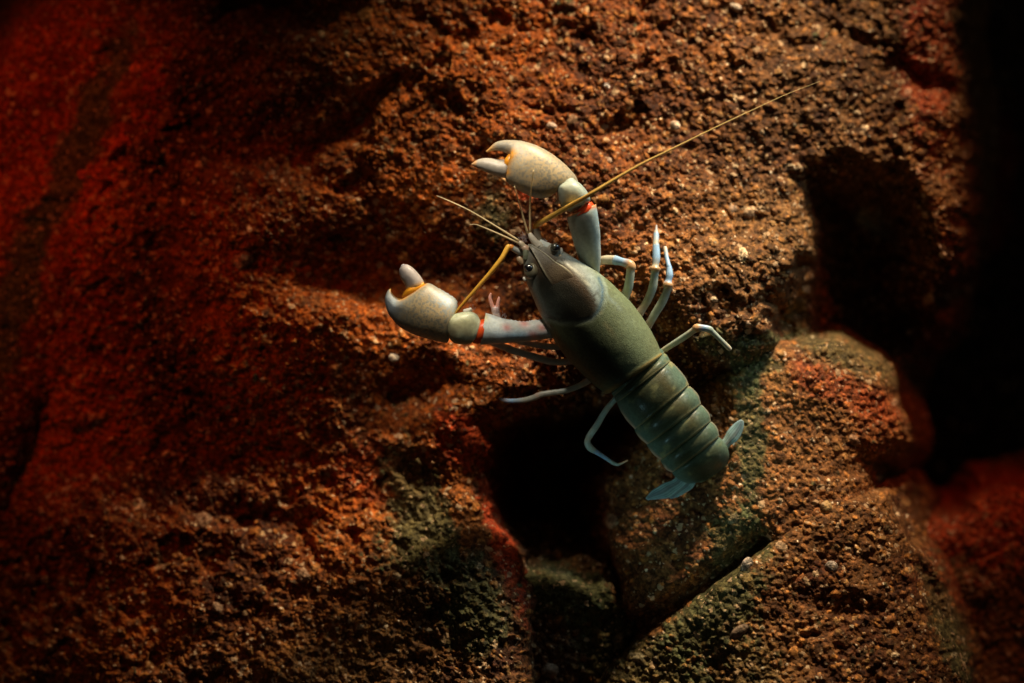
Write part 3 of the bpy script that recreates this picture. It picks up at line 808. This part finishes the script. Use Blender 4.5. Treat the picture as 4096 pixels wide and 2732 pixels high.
def col_finger(R, T, X, Y):
    c = field(X.shape, (.34, .305, .25)); s = np.cos(T)
    blend(c, (.80, .34, .03), smooth(.5, 0, R) * smooth(.0, .7, s))
    blend(c, (.70, .33, .08), smooth(4.6, 5.2, R) * .6)
    return c
clawpart('claw_finger', [(1232, 500, 1262, 320, 236, 36, 32), (1215, 500, 1235, 322, 236, 40, 36), (1160, 487, 1165, 325, 236, 36, 34), (1080, 458, 1092, 312, 236, 30, 30),
    (1000, 423, 1012, 313, 235, 23, 23), (945, 396, 952, 332, 234, 15, 15), (915, 378, 918, 358, 234, 7, 7)], z1, col_finger, palm_r, 2.1, (6, 4))
make_mesh('joint_skin', *tube_arr([(*z1(1302, 262), 250, 9), (*z1(1280, 300), 256, 15), (*z1(1258, 345), 260, 18), (*z1(1240, 390), 256, 14), (*z1(1228, 450), 254, 6)], c1((.90, .35, .02)), 16), M_SOFT, palm_r)
clawpart('claw_hinge', [(1700, 590, 1730, 560, 190, 24, 20), (1710, 680, 1745, 640, 185, 30, 20), (1680, 730, 1750, 720, 180, 26, 20)], z1,
    lambda R, T, X, Y: field(X.shape, (.50, .42, .36)), palm_r, 2, (10, 10), None, M_SOFT)

# left, lower claw
def col_merus_l(R, T, X, Y):
    c = field(X.shape, (.70, .76, .72)); s = np.cos(T)
    blend(c, (.52, .55, .50), gauss(s, R, .55, 4, .25, 2.2) * .7)
    blend(c, (.36, .60, .80), gauss(s, R, -.35, 2.4, .35, 1.6) * .85)
    blend(c, (.34, .35, .28), smooth(-.4, -.9, s) * .7)
    px, py = (X - 1500) / .34054, (Y - 950) / .34054
    for gx, gy, gs in ((1750, 1010, 45), (1960, 1060, 45), (1860, 1150, 50), (1550, 1060, 40)):
        blend(c, (.85, .36, .30), gauss(px, py, gx, gy, gs * 1.3, gs, 20) * .8)
    blend(c, (.62, .52, .20), gauss(px, py, 1290, 940, 50, 50) * .8)
    return c
def spiny(R, T, X, Y):
    return 1.0 * fbm(X, Y, 30, 2, 25) + 4.5 * np.clip(np.sin(R * 19), 0, 1) * smooth(.9, 1, np.cos(T)) * (R < 3.2)
arm_l = clawpart('claw_arm', [(2100, 1180, 1985, 960, 120, 44, 40), (1900, 1206, 1855, 972, 128, 46, 42), (1800, 1218, 1755, 988, 134, 46, 42), (1610, 1234, 1610, 970, 142, 48, 44), (1460, 1248, 1488, 945, 150, 50, 46),
    (1330, 1256, 1385, 908, 156, 52, 48), (1235, 1262, 1300, 885, 160, 52, 48)], z2, col_merus_l, root, 2.2, (10, 0), spiny, sub=10)
clawpart('joint_skin', [(1250, 1240, 1312, 950, 162, 50, 46), (1205, 1250, 1285, 955, 164, 50, 46), (1150, 1240, 1240, 965, 166, 46, 44)], z2,
    lambda R, T, X, Y: field(X.shape, (.80, .09, .015)), arm_l, 2.2, (4, 6), None, M_SOFT)
def col_carpus_l(R, T, X, Y):
    c = field(X.shape, (.40, .40, .24)); s = np.cos(T)
    blend(c, (.42, .46, .32), smooth(.2, .9, s) * .8)
    blend(c, (.17, .14, .08), gauss(s, R, -.3, 2.8, .4, 1.8) * np.clip(.7 + 1.2 * fbm(X, Y, 22, 3, 19), 0, 1))  # brown mottled patch that also paints shading onto this wrist
    blend(c, (.55, .55, .38), smooth(.8, 0, R) * .6)
    c[..., 3] = smooth(-.1, -.8, s) * .6
    return c
clawpart('wrist', [(1165, 1215, 1240, 975, 172, 46, 42), (1120, 1250, 1195, 905, 174, 54, 48), (1020, 1256, 1110, 868, 192, 58, 50), (930, 1238, 990, 884, 202, 58, 54), (872, 1180, 890, 918, 206, 50, 50), (838, 1075, 838, 985, 206, 32, 40)],
    z2, col_carpus_l, arm_l, 2.7, (6, 12), lambda R, T, X, Y: 2.0 * fbm(X, Y, 40, 3, 67))
make_mesh('wrist_spine', *tube_arr([(*z2(1060, 880), 190, 14), (*z2(1095, 858), 196, 10), (*z2(1125, 838), 198, 6), (*z2(1135, 830), 198, 2)], c1((.70, .66, .56)), 14), M_CLAW, arm_l)
def col_palm_l(R, T, X, Y):
    c = field(X.shape, (.29, .27, .20)); s = np.cos(T)
    px, py = (X - 1500) / .34054, (Y - 950) / .34054
    c[..., 3] = np.clip(gauss(px, py, 640, 930, 330, 260, 30) * 1.3, 0, 1)
    blend(c, (.46, .56, .60), gauss(px, py, 850, 750, 150, 100, 40))
    blend(c, (.50, .60, .68), gauss(px, py, 170, 790, 120, 150, 0))
    blend(c, (.24, .22, .13), gauss(px, py, 720, 1040, 90, 70, 30) * .6)
    g = lineD(px, py, [(585, 530), (470, 600), (400, 650), (335, 705), (290, 715)])
    blend(c, (.80, .36, .03), np.exp(-(g / 26) ** 2) * 1.1)
    g2 = lineD(px, py, [(290, 712), (235, 690), (195, 640), (182, 605)])
    blend(c, (.80, .42, .06), np.exp(-(g2 / 15) ** 2) * 1.0)
    return c
def disp_palm_l(R, T, X, Y):
    s = np.cos(T)
    return 1.2 * fbm(X, Y, 24, 3, 14) + 4 * np.clip(np.sin(R * 14), 0, 1) * smooth(.93, 1, s) * (R > 1.5) * (R < 5.5)
palm_l = clawpart('claw', [(880, 1150, 850, 1005, 184, 30, 34), (850, 1236, 905, 905, 184, 50, 46), (740, 1220, 962, 838, 186, 66, 58), (620, 1190, 958, 738, 188, 74, 64), (500, 1155, 872, 670, 190, 76, 66),
    (390, 1108, 762, 604, 192, 72, 64), (292, 1052, 640, 538, 194, 64, 58), (222, 982, 560, 560, 194, 54, 52), (160, 900, 440, 640, 194, 44, 44),
    (128, 810, 340, 712, 192, 34, 34), (114, 730, 275, 712, 190, 26, 26), (126, 670, 225, 682, 188, 18, 18), (152, 622, 194, 640, 186, 11, 11), (176, 603, 186, 608, 184, 4, 4)],
    z2, col_palm_l, root, 2.1, (12, 2), disp_palm_l)
tag(palm_l, 'lower left claw, wide open')
def col_finger_l(R, T, X, Y):
    c = field(X.shape, (.42, .37, .34)); px, py = (X - 1500) / .34054, (Y - 950) / .34054
    g = lineD(px, py, [(585, 545), (350, 620)])
    blend(c, (.72, .36, .06), np.exp(-(g / 34) ** 2) * .9)
    blend(c, (.44, .40, .44), smooth(4, 7, R) * .6)
    return c
clawpart('claw_finger', [(350, 700, 560, 580, 184, 36, 34), (362, 620, 578, 535, 188, 40, 36), (348, 555, 542, 465, 192, 38, 36), (306, 490, 482, 392, 196, 34, 32), (286, 425, 428, 343, 198, 28, 28),
    (285, 378, 380, 318, 199, 20, 20), (300, 348, 346, 314, 199, 11, 11)], z2, col_finger_l, palm_l, 2.1, (4, 5))

make_mesh('joint_skin', *tube_arr([(*z2(575, 545), 206, 7), (*z2(500, 585), 212, 14), (*z2(430, 625), 212, 18), (*z2(370, 672), 208, 15), (*z2(330, 705), 202, 7)], c1((.90, .36, .02)), 16), M_SOFT, palm_l)

# legs -----------------------------------------------------------------------
def leg(pts, cols, name='leg', flat=.85, label=None):
    def cf_(s):
        i = int(min(s, len(cols) - 1.001)); t = s - i
        return tuple(np.array(cols[i]) * (1 - t) + np.array(cols[i + 1]) * t) + (0,)
    pts = [list(q) for q in pts]
    for i in range(1, len(pts) - 1):
        if cols[min(i, len(cols) - 1)] == OR: pts[i][3] *= 1.13
        elif OR in (cols[min(i + 1, len(cols) - 1)], cols[min(i - 1, len(cols) - 1)]): pts[i][3] *= .93
    o = make_mesh(name, *tube_arr(pts, cf_, 18, 7, flat), M_LEG, root)
    return o
CR = (.58, .52, .38); BL = (.32, .50, .70); OR = (.62, .36, .17); PK = (.52, .40, .31); GY = (.38, .38, .30); GG = (.42, .48, .40)
# right side
leg([(2485, 1235, 60, 18), (2500, 1187, 75, 19), (2513, 1150, 90, 18), (2520, 1105, 100, 17.5), (2522, 1082, 104, 18), (2523, 1068, 106, 18.5), (2516, 1057, 104, 17.5), (2490, 1048, 96, 17), (2462, 1041, 84, 19), (2455, 1040, 80, 18.5), (2420, 1040, 60, 18), (2385, 1050, 35, 14), (2360, 1070, 10, 6)],
    [PK, CR, GG, GG, CR, OR, OR, BL, BL, CR, CR, PK, PK])
leg([(2545, 1275, 60, 15), (2560, 1250, 70, 17), (2574, 1228, 76, 15), (2592, 1198, 84, 16), (2611, 1148, 94, 17), (2619, 1092, 102, 17), (2621, 1078, 104, 18.5), (2621, 1072, 104, 18), (2622, 1060, 102, 14.5), (2625, 1030, 94, 16), (2624, 985, 78, 14), (2623, 974, 74, 12), (2625, 940, 56, 11), (2625, 928, 50, 9), (2625, 922, 46, 7), (2626, 900, 30, 2)],
    [PK, PK, PK, GY, GG, GG, OR, OR, CR, BL, BL, CR, BL, CR, (.4, .4, .42), (.4, .4, .42)])
leg([(2578, 1335, 50, 14), (2594, 1300, 60, 16), (2606, 1280, 66, 16), (2620, 1255, 72, 16), (2650, 1205, 84, 17), (2669, 1160, 94, 17), (2672, 1143, 96, 18.5), (2672, 1135, 96, 17.5), (2674, 1122, 94, 14), (2678, 1100, 90, 14.5), (2677, 1072, 80, 11), (2674, 1060, 76, 9.5), (2667, 1030, 58, 8.5), (2662, 998, 38, 8.5), (2660, 988, 30, 7)],
    [PK, PK, GY, GG, GG, GY, OR, OR, BL, BL, BL, BL, BL, CR, PK])
leg([(2635, 1415, 60, 10), (2656, 1400, 80, 11), (2692, 1377, 100, 12), (2743, 1344, 125, 13), (2774, 1322, 140, 14), (2783, 1315, 144, 14.5), (2792, 1311, 146, 14), (2815, 1312, 146, 13.5), (2838, 1318, 144, 13.5), (2850, 1328, 140, 11), (2880, 1357, 132, 9.5), (2912, 1389, 120, 10), (2922, 1399, 116, 8)],
    [GG, CR, GG, GG, CR, OR, OR, BL, GG, GG, GG, CR, CR])
GY = (.50, .50, .42); GG = (.50, .58, .50); TAN = (.55, .46, .32); PK = (.60, .46, .36)  # lighter left-leg colours, brightened in place of light that misses them
# left side
leg([(2265, 1385, 60, 12), (2235, 1388, 62, 12), (2190, 1386, 64, 13), (2140, 1379, 66, 12), (2090, 1370, 66, 10), (2045, 1352, 64, 11), (2005, 1310, 80, 12), (1990, 1275, 96, 13)], [GY, GY, GY, GY, GY, GY, PK, PK])
pk = (.95, .46, .36)
pw = [tube_arr([(1995, 1285, 110, 12), (1988, 1262, 130, 14), (1982, 1240, 145, 16), (1980, 1226, 150, 15)], c1((.80, .58, .55)), 16),
      tube_arr([(1974, 1238, 148, 9), (1966, 1215, 154, 8), (1960, 1190, 158, 6.5), (1964, 1172, 160, 3)], c1(pk), 12),
      tube_arr([(1990, 1236, 148, 9), (1992, 1215, 154, 8), (1995, 1198, 158, 6), (1996, 1187, 160, 3)], c1(pk), 12)]
v, f, k = join(pw); tag(make_mesh('leg_pincer', v, f, k, M_LEG, root), 'small pink pincer')
leg([(2310, 1440, 55, 13), (2285, 1445, 60, 13), (2245, 1448, 64, 13), (2205, 1446, 68, 14), (2155, 1433, 74, 15), (2110, 1419, 80, 14), (2055, 1403, 86, 14.5), (2032, 1394, 88, 15.5), (2022, 1390, 88, 14), (1985, 1377, 76, 13), (1950, 1362, 60, 9)],
    [PK, PK, GY, GY, GY, GY, GG, TAN, CR, (.6, .55, .48), CR])
leg([(2375, 1510, 60, 11), (2356, 1521, 64, 13), (2330, 1536, 66, 12.5), (2300, 1550, 68, 11.5), (2257, 1564, 70, 11.5), (2210, 1571, 70, 12), (2170, 1577, 70, 12), (2150, 1584, 68, 13), (2138, 1590, 66, 12), (2100, 1600, 58, 11), (2050, 1604, 44, 9), (2020, 1601, 32, 9), (1996, 1593, 24, 4)],
    [TAN, PK, TAN, GG, GG, GY, GY, PK, GY, GY, BL, (.40, .40, .46), (.4, .4, .46)])
leg([(2475, 1580, 50, 10), (2455, 1603, 56, 11), (2430, 1632, 60, 12), (2412, 1659, 62, 12), (2388, 1700, 64, 13), (2362, 1738, 64, 13), (2353, 1754, 62, 12), (2350, 1772, 58, 13), (2358, 1788, 54, 14), (2372, 1800, 48, 13), (2385, 1808, 42, 10), (2420, 1830, 24, 8.5), (2450, 1850, 8, 8), (2466, 1857, 2, 7), (2480, 1856, -2, 5), (2512, 1842, -12, 1.5)],
    [GG, GG, CR, GG, GG, GG, CR, GG, GG, GG, BL, BL, GG, GG, CR, CR])

# ------------------------------------------------------------------ pebbles on the rock (placed by casting onto the stone)
bpy.context.view_layer.update()
dg = bpy.context.evaluated_depsgraph_get()
rocks = [o for o in C.objects if o.name.startswith('boulder')]
for (x, y, h, rx, ry, rot, c, lab) in PEB:
    org_ = Vector(cam.location); d = (W(x, y, 0) - org_).normalized(); best = None
    for ro in rocks:
        ok, loc, nrm, fi = ro.ray_cast(org_, d)
        if ok and (best is None or loc.y < best): best = loc.y
    hs = (-best / S) if best is not None else h
    def lump(u, v, w, c=c): 
        q = 1 + .25 * mnoise.noise(Vector((u * 2 + x, v * 2, w * 2))); return tuple(k * q for k in c)
    v, f, k = ball_arr(x, y, hs + 1, rx, ry, min(rx, ry) * .8, c, rot, 16, capcol=lump)
    cen = np.array(W(x, y, hs)); rs = np.array([1 + .16 * mnoise.noise(Vector((p - cen) / (rx * S) * 1.1) + Vector((x, y, 0))) for p in v])
    v = cen + (v - cen) * rs[:, None]
    pe = bpy.data.objects.new('pebble', None)
    pe['_o'] = tuple(cen); o = make_mesh('pebble', v, f, k, M_ROCK, None)
    bpy.data.objects.remove(pe)
    tag(o, lab, 'pebble', 'pebbles lodged in the rock')

for o in C.objects:
    if '_o' in o: del o['_o']
